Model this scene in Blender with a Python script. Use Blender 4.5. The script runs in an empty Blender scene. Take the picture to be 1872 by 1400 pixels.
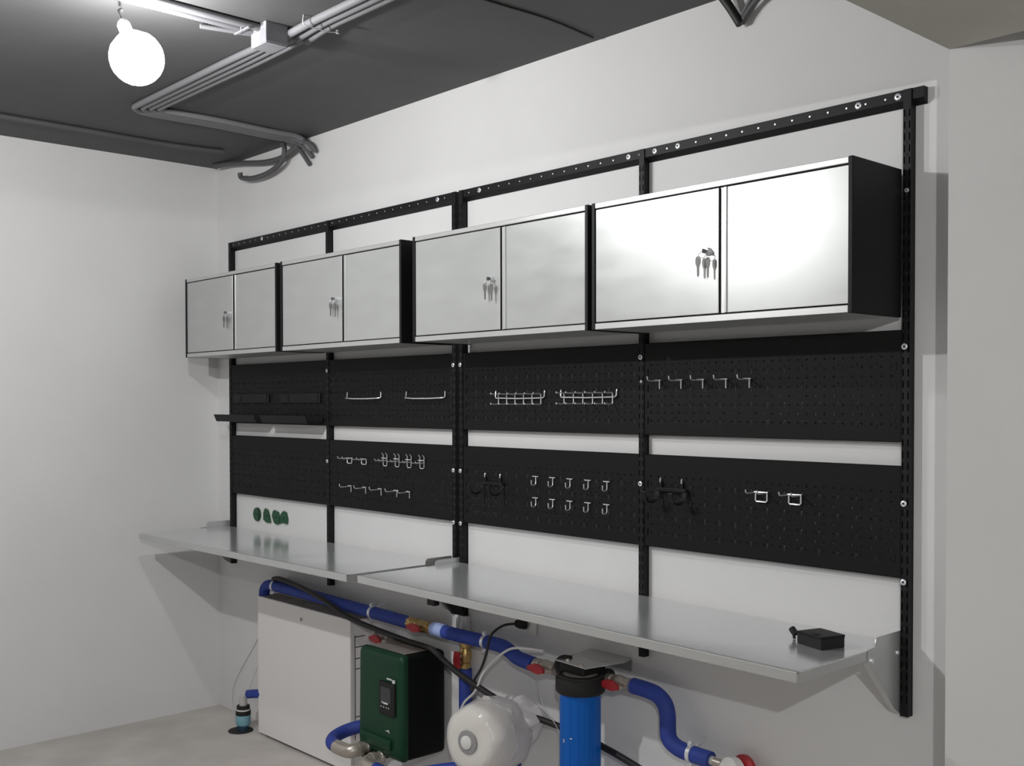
import bpy, bmesh, math, random
from mathutils import Vector, Matrix
random.seed(4)
S = bpy.context.scene
COL = S.collection
PI = math.pi

# ------------------------------------------------------------------ camera, world, exposure
cam_d = bpy.data.cameras.new('camera')
cam = bpy.data.objects.new('camera', cam_d)
COL.objects.link(cam)
yaw, pitch, roll = 0.8339, -0.0183, -0.0015
F = Vector((-math.sin(yaw) * math.cos(pitch), math.cos(yaw) * math.cos(pitch), math.sin(pitch)))
Rv = Vector((math.cos(yaw), math.sin(yaw), 0)); Uv = Rv.cross(F)
R2 = Rv * math.cos(roll) + Uv * math.sin(roll); U2 = Uv * math.cos(roll) - Rv * math.sin(roll)
cam.matrix_world = Matrix(((R2.x, U2.x, -F.x, 5.0761), (R2.y, U2.y, -F.y, -2.7158), (R2.z, U2.z, -F.z, 1.6301), (0, 0, 0, 1)))
cam_d.sensor_fit = 'HORIZONTAL'; cam_d.sensor_width = 36.0
cam_d.lens = 1964.8656 * 36.0 / 1872.0
cam_d.shift_x = (936.0 - 916.63) / 1872.0
cam_d.shift_y = (768.81 - 700.0) / 1872.0
cam_d.clip_start = 0.05
S.camera = cam
S.view_settings.view_transform = 'Standard'
S.view_settings.look = 'None'
S.view_settings.gamma = 1.0
S.view_settings.use_curve_mapping = False
S.view_settings.exposure = 0.0
SKY = 0.0
W = bpy.data.worlds.new('world'); S.world = W; W.use_nodes = True
W.node_tree.nodes['Background'].inputs[0].default_value = (1.0, .97, .94, 1)
W.node_tree.nodes['Background'].inputs[1].default_value = SKY
LAMP_1 = Vector((1.94, -1.345, 2.66))      # the bare bulb in view
LAMP_2 = Vector((1.85, -2.354, 2.62))      # its twin just outside the frame
LAMP_3 = Vector((5.85, -3.4, 2.40))          # lamp under the lowered ceiling, to the right of the camera
LAMP_POWER_1, LAMP_POWER_2, LAMP_POWER_3 = 21.0, 82.0, 104.0

# ------------------------------------------------------------------ materials
def mat(name, col, rough=0.6, metal=0.0, var=0.0, vscale=8.0, bump=0.0, bscale=120.0, spec=0.5, stretch=None, rvar=0.0):
    m = bpy.data.materials.new(name); m.use_nodes = True
    nt = m.node_tree; b = nt.nodes['Principled BSDF']
    b.inputs['Base Color'].default_value = (*col, 1)
    b.inputs['Roughness'].default_value = rough
    b.inputs['Metallic'].default_value = metal
    b.inputs['Specular IOR Level'].default_value = spec
    tc = nt.nodes.new('ShaderNodeTexCoord')
    src = tc.outputs['Object']
    if stretch:
        mp = nt.nodes.new('ShaderNodeMapping'); mp.inputs['Scale'].default_value = stretch
        nt.links.new(src, mp.inputs[0]); src = mp.outputs[0]
    if var or rvar:
        n = nt.nodes.new('ShaderNodeTexNoise'); n.inputs['Scale'].default_value = vscale; n.inputs['Detail'].default_value = 6
        nt.links.new(src, n.inputs['Vector'])
        if var:
            r = nt.nodes.new('ShaderNodeMapRange'); r.inputs[1].default_value = .3; r.inputs[2].default_value = .7
            r.inputs[3].default_value = 1 - var; r.inputs[4].default_value = 1 + var
            nt.links.new(n.outputs[0], r.inputs[0])
            mx = nt.nodes.new('ShaderNodeMix'); mx.data_type = 'RGBA'; mx.blend_type = 'MULTIPLY'; mx.inputs[0].default_value = 1
            mx.inputs[6].default_value = (*col, 1); nt.links.new(r.outputs[0], mx.inputs[7])
            nt.links.new(mx.outputs[2], b.inputs['Base Color'])
        if rvar:
            r2 = nt.nodes.new('ShaderNodeMapRange'); r2.inputs[1].default_value = .3; r2.inputs[2].default_value = .7
            r2.inputs[3].default_value = rough - rvar; r2.inputs[4].default_value = rough + rvar
            nt.links.new(n.outputs[0], r2.inputs[0]); nt.links.new(r2.outputs[0], b.inputs['Roughness'])
    if bump:
        n2 = nt.nodes.new('ShaderNodeTexNoise'); n2.inputs['Scale'].default_value = bscale; n2.inputs['Detail'].default_value = 4
        nt.links.new(src, n2.inputs['Vector'])
        bp = nt.nodes.new('ShaderNodeBump'); bp.inputs['Strength'].default_value = bump; bp.inputs['Distance'].default_value = .004
        nt.links.new(n2.outputs[0], bp.inputs['Height']); nt.links.new(bp.outputs[0], b.inputs['Normal'])
    return m

M = {}
M['wall'] = mat('wall_paint', (.735, .735, .737), .75, var=.02, vscale=3, bump=.08, bscale=160)
M['bare'] = mat('dark_unseen_wall', (.24, .235, .23), .85, var=.06, vscale=3)  # unseen walls, toned dark to cut the bounced light
M['ceil'] = mat('ceiling_paint', (.080, .080, .0815), .75, var=.10, vscale=2.5, bump=.15, bscale=40)
M['floor'] = mat('concrete_floor', (.55, .52, .495), .8, var=.12, vscale=3.5, bump=.2, bscale=60)
M['soffit'] = mat('raw_concrete_soffit', (.52, .52, .47), .85, var=.05, vscale=4, bump=.2, bscale=60)
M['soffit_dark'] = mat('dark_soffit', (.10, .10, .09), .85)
M['black'] = mat('black_powder_coat', (.008, .0082, .0095), .5, bump=.12, bscale=900, spec=.25)
M['board'] = mat('black_board_coat', (.0085, .0087, .0088), .55, bump=.10, bscale=900, spec=.18)
M['matte'] = mat('matte_black', (.008, .008, .008), .7)
M['galv'] = mat('galvanised_door', (.50, .515, .51), .34, .42, var=.04, vscale=5, rvar=.03, stretch=(1, 1, 3))
M['galv_top'] = mat('galvanised_worktop', (.74, .755, .765), .17, .62, var=.03, vscale=4, rvar=.03)
M['galv_lip'] = mat('galvanised_edge', (.58, .59, .585), .38, .55, var=.03, vscale=9)
M['chrome'] = mat('bright_zinc_wire', (.86, .87, .90), .27, .6)
M['zinc'] = mat('zinc_screw', (.80, .82, .86), .38, .6)
M['wpl'] = mat('white_plastic', (.74, .73, .71), .5)
M['wcab'] = mat('white_enamel', (.84, .82, .81), .45)
M['conduit'] = mat('painted_grey_conduit', (.17, .17, .18), .65)
M['cduct'] = mat('dark_grey_conduit', (.09, .09, .095), .6)
M['box'] = mat('grey_box_plastic', (.26, .26, .28), .55)
M['blue'] = mat('blue_foam_insulation', (.022, .05, .30), .65, var=.15, vscale=14, bump=.1, bscale=80)
M['bluef'] = mat('blue_filter_plastic', (.002, .115, .50), .32, spec=.25)
M['brass'] = mat('brass', (.55, .38, .16), .38, .9)
M['nickel'] = mat('dull_nickel', (.50, .455, .40), .38, .7)
M['key'] = mat('worn_key_metal', (.15, .15, .148), .5, .25)
M['red'] = mat('red_handle', (.42, .022, .03), .45)
M['green'] = mat('dark_green_plastic', (.006, .046, .021), .42, spec=.3, bump=.05, bscale=400)
M['dgreen'] = mat('pump_side_black', (.003, .0045, .0035), .6, spec=.15)
M['dust'] = mat('dusty_top', (.27, .24, .22), .9, var=.2, vscale=20)
M['screen'] = mat('display_grey', (.045, .047, .052), .25)
M['mark'] = mat('white_print', (.70, .72, .72), .5)
M['hose'] = mat('black_hose', (.016, .015, .014), .55)
M['cyan'] = mat('cyan_label', (.21, .44, .52), .5)
M['dblue'] = mat('dark_blue_cap', (.03, .07, .12), .5)
M['greyp'] = mat('grey_fitting', (.50, .50, .49), .5)
M['lidgreen'] = mat('green_socket_lid', (.008, .075, .03), .4)
M['ringgrey'] = mat('grey_cap_ring', (.30, .30, .30), .5)
M['cream'] = mat('cream_tank', (.80, .76, .62), .5)
M['hole'] = mat('hole_dark', (.02, .02, .02), .9)
M['film'] = mat('plastic_wrap', (.90, .88, .88), .2, bump=.9, bscale=26)
b = M['film'].node_tree.nodes['Principled BSDF']; b.inputs['Alpha'].default_value = .62

gm = bpy.data.materials.new('glowing_bulb'); gm.use_nodes = True
nt = gm.node_tree; nt.nodes.clear()
e = nt.nodes.new('ShaderNodeEmission'); e.inputs[0].default_value = (.95, .98, 1, 1); e.inputs[1].default_value = 14
t = nt.nodes.new('ShaderNodeBsdfTransparent'); a = nt.nodes.new('ShaderNodeAddShader'); o = nt.nodes.new('ShaderNodeOutputMaterial')
nt.links.new(e.outputs[0], a.inputs[0]); nt.links.new(t.outputs[0], a.inputs[1]); nt.links.new(a.outputs[0], o.inputs[0])
M['glow'] = gm

# ------------------------------------------------------------------ mesh helpers
class MB:
    def __init__(s): s.v = []; s.f = []
    def add(s, vs, fs):
        k = len(s.v); s.v += [tuple(p) for p in vs]; s.f += [tuple(i + k for i in f) for f in fs]; return s
    def box(s, x0, x1, y0, y1, z0, z1, bev=0.0, seg=1):
        if bev:
            bm = bmesh.new(); bmesh.ops.create_cube(bm, size=1)
            for v in bm.verts: v.co = Vector((x0 + (v.co.x + .5) * (x1 - x0), y0 + (v.co.y + .5) * (y1 - y0), z0 + (v.co.z + .5) * (z1 - z0)))
            bmesh.ops.bevel(bm, geom=list(bm.edges), offset=bev, segments=seg, affect='EDGES', profile=.6)
            bm.verts.index_update()
            s.add([v.co[:] for v in bm.verts], [[v.index for v in f.verts] for f in bm.faces]); bm.free(); return s
        vs = [(x, y, z) for z in (z0, z1) for y in (y0, y1) for x in (x0, x1)]
        return s.add(vs, [(0, 2, 3, 1), (4, 5, 7, 6), (0, 1, 5, 4), (2, 6, 7, 3), (0, 4, 6, 2), (1, 3, 7, 5)])
    def tube(s, pts, r, n=8, smooth=0, closed=False, cap=True):
        pts = [Vector(p) for p in pts]
        if smooth: pts = catmull(pts, smooth)
        m = len(pts); rs = r if isinstance(r, (list, tuple)) else [r] * m
        up = None; rings = []
        for i, p in enumerate(pts):
            a = pts[max(i - 1, 0)]; c = pts[min(i + 1, m - 1)]; d = (c - a)
            if d.length < 1e-9: d = Vector((0, 0, 1))
            d.normalize()
            if up is None: up = Vector((0, 0, 1)) if abs(d.z) < .9 else Vector((1, 0, 0))
            x = up.cross(d)
            if x.length < 1e-4: x = Vector((1, 0, 0)).cross(d)
            x.normalize(); up = d.cross(x)
            rings.append([p + (x * math.cos(2 * PI * k / n) + up * math.sin(2 * PI * k / n)) * rs[i] for k in range(n)])
        vs = [q for rg in rings for q in rg]
        fs = [(i * n + k, i * n + (k + 1) % n, (i + 1) * n + (k + 1) % n, (i + 1) * n + k) for i in range(m - 1) for k in range(n)]
        if cap: fs += [tuple(range(n - 1, -1, -1)), tuple(range((m - 1) * n, m * n))]
        return s.add(vs, fs)
    def lathe(s, prof, c, axis=(0, 0, 1), n=24):
        ax = Vector(axis).normalized(); x = ax.orthogonal().normalized(); y = ax.cross(x); c = Vector(c)
        vs = []
        for r, h in prof: vs += [c + ax * h + (x * math.cos(2 * PI * k / n) + y * math.sin(2 * PI * k / n)) * max(r, 1e-4) for k in range(n)]
        m = len(prof)
        fs = [(i * n + k, i * n + (k + 1) % n, (i + 1) * n + (k + 1) % n, (i + 1) * n + k) for i in range(m - 1) for k in range(n)]
        fs += [tuple(range(n - 1, -1, -1)), tuple(range((m - 1) * n, m * n))]
        return s.add(vs, fs)
    def prism(s, poly, d):
        """poly: list of 3d points (planar), extruded by vector d"""
        n = len(poly); d = Vector(d); p = [Vector(q) for q in poly]
        return s.add(p + [q + d for q in p], [tuple(range(n - 1, -1, -1)), tuple(range(n, 2 * n))] + [(i, (i + 1) % n, n + (i + 1) % n, n + i) for i in range(n)])
    def plate(s, x0, x1, z0, z1, y, holes, depth):
        """sheet facing -y with rectangular holes (x0,x1,z0,z1) punched through; hole walls run back by depth"""
        xs = sorted({x0, x1, *[h[0] for h in holes], *[h[1] for h in holes]}); zs = sorted({z0, z1, *[h[2] for h in holes], *[h[3] for h in holes]})
        ix = {x: i for i, x in enumerate(xs)}; iz = {z: i for i, z in enumerate(zs)}
        gone = set()
        for h in holes:
            for i in range(ix[h[0]], ix[h[1]]):
                for j in range(iz[h[2]], iz[h[3]]): gone.add((i, j))
        k = len(s.v); nz = len(zs)
        s.v += [(x, y, z) for x in xs for z in zs]
        for i in range(len(xs) - 1):
            for j in range(nz - 1):
                if (i, j) not in gone: s.f.append((k + i * nz + j, k + (i + 1) * nz + j, k + (i + 1) * nz + j + 1, k + i * nz + j + 1))
        for a0, a1, c0, c1 in holes:
            s.add([(a0, y, c0), (a1, y, c0), (a1, y, c1), (a0, y, c1), (a0, y + depth, c0), (a1, y + depth, c0), (a1, y + depth, c1), (a0, y + depth, c1)],
                  [(0, 4, 5, 1), (1, 5, 6, 2), (2, 6, 7, 3), (3, 7, 4, 0)])
        return s

def catmull(p, n):
    out = []
    for i in range(len(p) - 1):
        a = p[i - 1] if i else p[0] * 2 - p[1]; b = p[i]; c = p[i + 1]; d = p[i + 2] if i + 2 < len(p) else p[-1] * 2 - p[-2]
        for k in range(n):
            t = k / n
            out.append(.5 * ((2 * b) + (c - a) * t + (2 * a - 5 * b + 4 * c - d) * t * t + (3 * b - a - 3 * c + d) * t ** 3))
    out.append(p[-1]); return out

def wpos(o):
    p = Vector((0, 0, 0))
    while o: p = p + Vector(o.location); o = o.parent
    return p

def obj(name, mb, m, parent=None, smooth=False, label=None, at=None):
    """one mesh object; vertices are given in world space"""
    base = Vector(at) if at is not None else (wpos(parent) if parent else Vector((0, 0, 0)))
    me = bpy.data.meshes.new(name)
    me.from_pydata([tuple(Vector(v) - base) for v in mb.v], [], mb.f); me.update()
    me.materials.append(m if not isinstance(m, str) else M[m])
    if smooth:
        for p in me.polygons: p.use_smooth = True
        if hasattr(me, 'set_sharp_from_angle'): me.set_sharp_from_angle(angle=math.radians(40))
    o = bpy.data.objects.new(name, me); COL.objects.link(o)
    if parent: o.parent = parent; o.location = base - wpos(parent)
    else: o.location = base
    if label: o['label'] = label
    return o

def thing(name, loc, label, cat, group=None):
    o = bpy.data.objects.new(name, None); COL.objects.link(o); o.empty_display_size = .05
    o.location = loc; tag(o, label, cat, group); return o

def tag(o, label, cat, group=None):
    o['label'] = label; o['category'] = cat
    if group: o['group'] = group
    return o

def struct(name, mb, m):
    o = obj(name, mb, m); o['kind'] = 'structure'; return o

def dup(root, shift, label):
    def cp(o, par):
        c = o.copy(); COL.objects.link(c); c.parent = par
        for ch in [q for q in o.children]: cp(ch, c)
        return c
    c = cp(root, None); c.location = Vector(root.location) + Vector(shift); c['label'] = label
    return c

ORD5 = ['leftmost', 'second from the left', 'middle', 'fourth from the left', 'rightmost']
ORD4 = ['leftmost', 'second from the left', 'third from the left', 'rightmost']
YW = .028                                # face of the back wall
XL = -.203                               # face of the left wall
ZC = 2.868                               # ceiling

# ------------------------------------------------------------------ the room
struct('floor', MB().box(-.4, 7.2, -5.7, 1.6, -.1, 0), 'floor')
struct('ceiling', MB().box(-.4, 7.2, -5.7, 1.6, ZC, ZC + .1), 'ceil')
struct('wall_back', MB().box(XL - .2, 3.95, YW, YW + .15, 0, ZC), 'wall')
struct('wall_left', MB().box(XL - .15, XL, -5.7, YW + .1, 0, ZC), 'wall')
struct('wall_front', MB().box(XL, 7.2, -5.65, -5.5, 0, ZC), 'bare')
struct('wall_far_right', MB().box(7.0, 7.15, -5.6, 1.5, 0, ZC), 'bare')
# projecting wall at the right: its face turns away from the rack wall
cx0, cy0 = 3.889, -.20
ex, ey = 7.05, -.20 + (7.05 - 3.889) * .445
struct('wall_right', MB().prism([(cx0, cy0, 0), (ex, ey, 0), (ex, 1.55, 0), (cx0, .18, 0)], (0, 0, 2.52)), 'wall')
struct('trim_1', MB().box(cx0, 7.05, -5.55, cy0, 2.464, ZC - .001), 'soffit')
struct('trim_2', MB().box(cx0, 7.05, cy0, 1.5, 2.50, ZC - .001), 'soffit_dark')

# ------------------------------------------------------------------ lamps
def lamp(pos, power, label, tilt, hook):
    t = thing('bare_bulb_lamp', pos, label, 'lamp', 'bare bulb lamps')
    p = Vector(pos); ax = Vector(tilt).normalized()
    prof = [(.0, -.080)] + [(.080 * math.sin(a), -.080 * math.cos(a)) for a in [i * PI / 14 for i in range(1, 11)]] + [(.038, .070), (.020, .082)]
    g = obj('bloom_globe', MB().lathe(prof, p, ax, 28), 'glow', t, True)  # globe widened to the size of the bloom around the bulb
    obj('socket', MB().lathe([(.017, .07), (.020, .075), (.020, .108), (.014, .118), (.006, .124)], p, ax, 16), 'wpl', t, True)
    top = p + ax * .12
    hk = Vector(hook)
    obj('cord', MB().tube([top, top + ax * .03, (top * .45 + hk * .55) + Vector((0, 0, .02)), hk], .0035, 6, 5), 'cduct', t, True)
    ld = bpy.data.lights.new('bulb_light', 'POINT'); ld.energy = power; ld.color = (1.0, .99, .98); ld.shadow_soft_size = .02
    l = bpy.data.objects.new('bulb_light', ld); COL.objects.link(l); l.parent = t; l.location = (0, 0, 0)
    return t
_side = R2 * -.36 + Vector((0, 0, .93))
lamp(LAMP_1, LAMP_POWER_1, 'glowing bare bulb hanging under the dark ceiling beside the grey conduits', _side, (1.785, -1.325, 2.845))
lamp(LAMP_2, LAMP_POWER_2, 'glowing bare bulb hanging from the ceiling further into the room', (0, 0, 1), (1.85, -2.354, 2.866))

lamp(LAMP_3, LAMP_POWER_3, 'glowing bare bulb under the lowered ceiling to the right of the view', (0, 0, 1), (5.85, -3.4, 2.463))

# ------------------------------------------------------------------ ceiling conduits
def conduit(pts, r, label, m='conduit', smooth=6, group='grey conduits on the ceiling', ribs=False, n=10):
    if ribs:
        P = catmull([Vector(p) for p in pts], 4) if smooth else [Vector(p) for p in pts]
        L = []
        for i in range(len(P) - 1):
            k = max(2, int((P[i + 1] - P[i]).length / .006))
            L += [P[i].lerp(P[i + 1], j / k) for j in range(k)]
        L.append(P[-1])
        mb = MB().tube(L, [r * (1.0 if i % 2 else .88) for i in range(len(L))], n)
    else: mb = MB().tube(pts, r, n, smooth)
    return tag(obj('conduit', mb, m, None, True, at=pts[0]), label, 'conduit', group)

zc = ZC - .013
conduit([(1.872, -2.2, zc), (1.872, -.91, zc)], .0125, 'ribbed grey conduit running from the bulb to the junction box', ribs=True, smooth=0)
conduit([(1.918, -2.2, zc), (1.916, -.91, zc)], .0125, 'grey conduit behind the ribbed one leading into the junction box', smooth=0)
conduit([(1.812, -1.075, zc - .004), (1.85, -.905, zc - .002)], .008, 'short thin conduit with a bright end beside the junction box', smooth=0)
jb = thing('junction_box', (1.91, -.88, 2.80), 'square grey junction box under the ceiling where the conduits meet', 'box')
obj('housing', MB().box(1.864, 1.961, -.920, -.838, 2.802, ZC, .003, 2), 'box', jb)
obj('lid', MB().box(1.866, 1.959, -.918, -.840, 2.798, 2.8025, .001), 'box', jb)
for (y, nm) in ((-.832, 'upper'), (-.79, 'middle'), (-.752, 'lower')):
    dy = {'upper': 0.012, 'middle': .004, 'lower': -.004}[nm]
    x0 = 1.955 if nm == 'upper' else 1.93
    conduit([(x0, y + .004, zc - .01), (2.1, y + dy, zc), (2.35, y + dy, zc), (3.4, y + dy, zc)], .0135, nm + ' one of three grey conduits leaving the junction box to the right')
cl = thing('conduit_clip', (2.03, -.79, ZC), 'shiny wire clip holding the three conduits right of the junction box', 'clip')
obj('clip_wire', MB().tube([(2.085, -.855, ZC - .001), (2.085, -.855, ZC - .03), (2.088, -.82, ZC - .034), (2.085, -.76, ZC - .033), (2.082, -.725, ZC - .025)], .0022, 6, 4), 'chrome', cl, True)
obj('clip_screw', MB().lathe([(.005, 0), (.005, .012)], (2.082, -.724, ZC - .03), (0, 0, 1), 10), 'chrome', cl)
tag(obj('conduit_clip', MB().box(1.895, 1.90, -.975, -.965, ZC - .034, ZC - .001).box(1.85, 1.945, -.974, -.966, ZC - .032, ZC - .028), 'box'), 'grey clip across the two conduits left of the junction box', 'clip')
for k, nm in enumerate(('first', 'second', 'third', 'fourth')):
    o_ = .027 * k
    xb = .665 + o_ * 1.06
    yb = -.827 + o_ * 1.06
    r = .085 - o_ * .55
    pts = [(1.93, yb - .01 + .02 * (k == 0), zc), (1.60, yb, zc), (1.25, yb, zc), (xb + r * 1.7, yb, zc)]
    for q in range(1, 6):
        aq = q / 6 * PI / 2
        pts.append((xb + r - r * math.sin(aq) + 0.0, yb + r - r * math.cos(aq), zc))
    pts += [(xb, yb + r * 1.6, zc), (xb + .01, -.45, zc), (xb - .005, -.2, zc), (xb - .015, -.04, zc), (xb + .0, .012, zc - .03 - .01 * k)]
    conduit(pts, .0125, nm + ' conduit from the left of the bundle bending toward the rack wall', smooth=4)
for k, (a_, b_, nm) in enumerate((((.62, -.03, zc - .01), (.74, .012, 2.735), 'longest'), ((.67, -.03, zc - .01), (.765, .012, 2.765), 'middle'), ((.72, -.03, zc - .005), (.795, .012, 2.785), 'shortest'))):
    mid = (a_[0] + .06, a_[1] + .02, a_[2] - .03)
    conduit([a_, mid, b_], .010, nm + ' of the cut conduit ends bent down at the rack wall', 'cduct', group='cut conduit ends on the wall')
conduit([(.70, -.02, 2.825), (.66, -.02, 2.822), (.53, -.012, 2.800), (.36, -.008, 2.806), (.15, -.012, 2.836), (.02, -.02, 2.852), (-.10, -.04, 2.858)], .0125, 'dark conduit sagging along the top of the rack wall into the corner', 'cduct', group='sagging conduits')
conduit([(.60, -.05, 2.85), (.585, -.03, 2.832), (.565, -.025, 2.79), (.51, -.022, 2.762), (.40, -.02, 2.742), (.26, -.02, 2.741), (.17, -.03, 2.757), (.165, -.035, 2.782)], .0125, 'dark conduit hooking down from the ceiling with a free upturned end', 'cduct', group='sagging conduits')
conduit([(.20, -2.3, zc), (.20, -1.0, zc), (.19, -.45, zc), (.23, -.16, zc)], .012, 'thin grey conduit along the ceiling near the left wall', 'ceil')
tag(obj('ceiling_cable', MB().tube([(2.55, -1.2, ZC - .003), (2.575, -.5, ZC - .003), (2.585, -.25, ZC - .003), (2.56, -.01, ZC - .004)], .0035, 6, 4), 'hose', None, True), 'thin black cable lying across the dark ceiling', 'cable')
# cut pipes hanging at the top edge of the picture
conduit([(3.09, -.02, 2.867), (3.118, -.005, 2.82), (3.152, .002, 2.762)], .014, 'straight black cut conduit poking down the wall above the right cabinet', 'hose', group='cut conduits above the right cabinet')
conduit([(3.155, .006, 2.762), (3.172, .004, 2.785), (3.205, 0, 2.812), (3.26, -.01, 2.835), (3.30, -.02, 2.862)], .009, 'curved grey cut conduit poking down the wall above the right cabinet', 'cduct', group='cut conduits above the right cabinet')
conduit([(3.148, .004, 2.772), (3.175, .008, 2.815), (3.21, .008, 2.85), (3.235, .008, 2.867)], .007, 'thin grey conduit between the two cut conduits above the right cabinet', 'conduit', group='cut conduits above the right cabinet')

# ------------------------------------------------------------------ rack: rails and uprights
PX = [-.028, .889, 1.793, 1.836, 2.757, 3.671]       # left edge of each upright
PW = .022
names = ['leftmost black slotted upright beside the corner', 'second black slotted upright from the left', 'left one of the paired black uprights at the middle',
         'right one of the paired black uprights at the middle', 'black slotted upright between the two right pegboard bays', 'rightmost black slotted upright carrying the open cabinet side']
def screw(parent, x, y, z, r=.0085):
    s_ = obj('screw', MB().lathe([(r, 0), (r, .0018), (r * .8, .0032), (r * .42, .0034), (r * .40, .0018)], (x, y, z), (0, -1, 0), 14), 'zinc', parent, True)
    obj('screw_socket', MB().lathe([(r * .36, 0), (r * .36, .0004)], (x, y - .0020, z), (0, -1, 0), 6), 'hole', s_)
for i, x in enumerate(PX):
    z0, z1 = .785, 2.452
    t = thing('rack_upright', (x + PW / 2, .01, z0), names[i], 'upright', 'black slotted uprights')
    holes = []
    k = 0
    z = 2.40
    while z > .82:
        for xo in (.0022, PW - .0056): holes.append((x + xo, x + xo + .0034, z - .019, z))
        z -= .0312; k += 1
    z = 2.386
    mb = MB().plate(x, x + PW, z0, z1, 0, holes, .0015)
    mb.box(x, x + .0016, .0002, .026, z0, z1).box(x + PW - .0016, x + PW, .0002, .026, z0, z1).box(x, x + PW, .022, .026, z0, z1)
    mb.box(x, x + PW, 0, .026, z1, z1 + .0015)
    obj('slotted_channel', mb, 'black', t)
    hb = MB()
    while z > .9:
        hb.lathe([(.0042, 0), (.0042, .0006)], (x + PW / 2, 0, z), (0, -1, 0), 8); z -= .105
    hm = obj('round_holes', hb, 'hole', t); hm['kind'] = 'stuff'
    xs = x + .008
    zz = {0: (), 1: (1.770, 1.356), 2: (1.772, 1.356, 1.149), 3: (1.772, 1.356, 1.149), 4: (1.773, 1.357), 5: (1.773, 1.355, 1.145)}[i]
    for q in zz: screw(t, xs, -.001, q)
    if i == 5: screw(t, xs + .004, -.001, 2.186, .006)
    if i == 4: screw(t, xs + .004, -.001, 1.693, .005)
def rail(x0, x1, screws, label):
    t = thing('hanging_rail', ((x0 + x1) / 2, .015, 2.41), label, 'rail', 'black perforated rails')
    prof = [(.006, 2.4545), (.004, 2.4525), (.004, 2.425), (.024, 2.411), (YW, 2.411), (YW, 2.4545)]
    obj('channel', MB().prism([(x0, y, z) for y, z in prof], (x1 - x0, 0, 0)), 'black', t)
    hb = MB(); x = x0 + .055
    while x < x1 - .03:
        if all(abs(x - s_) > .014 for s_ in screws): hb.lathe([(.0028, 0), (.0028, .0006)], (x, .004, 2.4385), (0, -1, 0), 8)
        x += .0575
    o_ = obj('lit_hole_dots', hb, 'zinc', t); o_['kind'] = 'stuff'  # pale discs stand in for lit wall glimpsed through the rail holes
    for s_ in screws: screw(t, s_, .004, 2.4385, .0095)
rail(-.036, 1.806, (.31, 1.70), 'left black perforated rail fixed along the wall above the cabinets')
rail(1.838, 3.725, (1.955, 2.709, 2.821, 2.915, 3.539, 3.654), 'right black perforated rail fixed along the wall above the cabinets')

# ------------------------------------------------------------------ pegboards
BX = [(PX[0] + PW + .001, PX[1] - .001), (PX[1] + PW + .001, PX[2] - .001), (PX[3] + PW + .001, PX[4] - .001), (PX[4] + PW + .001, PX[5] - .001)]
what = [('holding the long black tray shelves', 'left without any hooks'), ('with two long wire rod holders', 'with rows of wire hooks above the left worktop'),
        ('with two many-pronged wire holders', 'with ten small J hooks'), ('with a row of five single pegs', 'with a black double hook and two wire loops')]
for i, (x0, x1) in enumerate(BX):
    c = (x0 + x1) / 2
    for lvl in (0, 1):
        dz = -.3636 * lvl
        z0, z1 = 1.518 + dz, 1.818 + dz
        holes = []
        for k in range(30):
            for r in range(8):
                hx, hz = c + (k - 14.5) * .0287, 1.7475 - .026 * r + dz
                if any(abs(hx - (c + (j - 7.5) * .0573)) < .006 for j in range(16)) and r % 2: continue
                holes.append((round(hx - .0027, 5), round(hx + .0027, 5), round(hz - .0027, 5), round(hz + .0027, 5)))
        for j in range(16):
            for r in range(4):
                hx, hz = c + (j - 7.5) * .0573, 1.7215 - .052 * r + dz
                holes.append((round(hx - .002, 5), round(hx + .002, 5), round(hz - .0115, 5), round(hz + .0115, 5)))
        mb = MB().plate(x0, x1, z0, z1, .0015, holes, .0012)
        mb.box(x0, x1, .0015, .020, z1 - .0012, z1).box(x0, x1, .0015, .020, z0, z0 + .0012)
        mb.box(x0, x0 + .0012, .0015, .024, z0, z1).box(x1 - .0012, x1, .0015, .024, z0, z1)
        o_ = obj('pegboard', mb, 'board', None, at=(c, .0015, z0))
        tag(o_, ('upper' if not lvl else 'lower') + ' black perforated board ' + what[i][lvl], 'pegboard', 'black pegboards')

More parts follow.
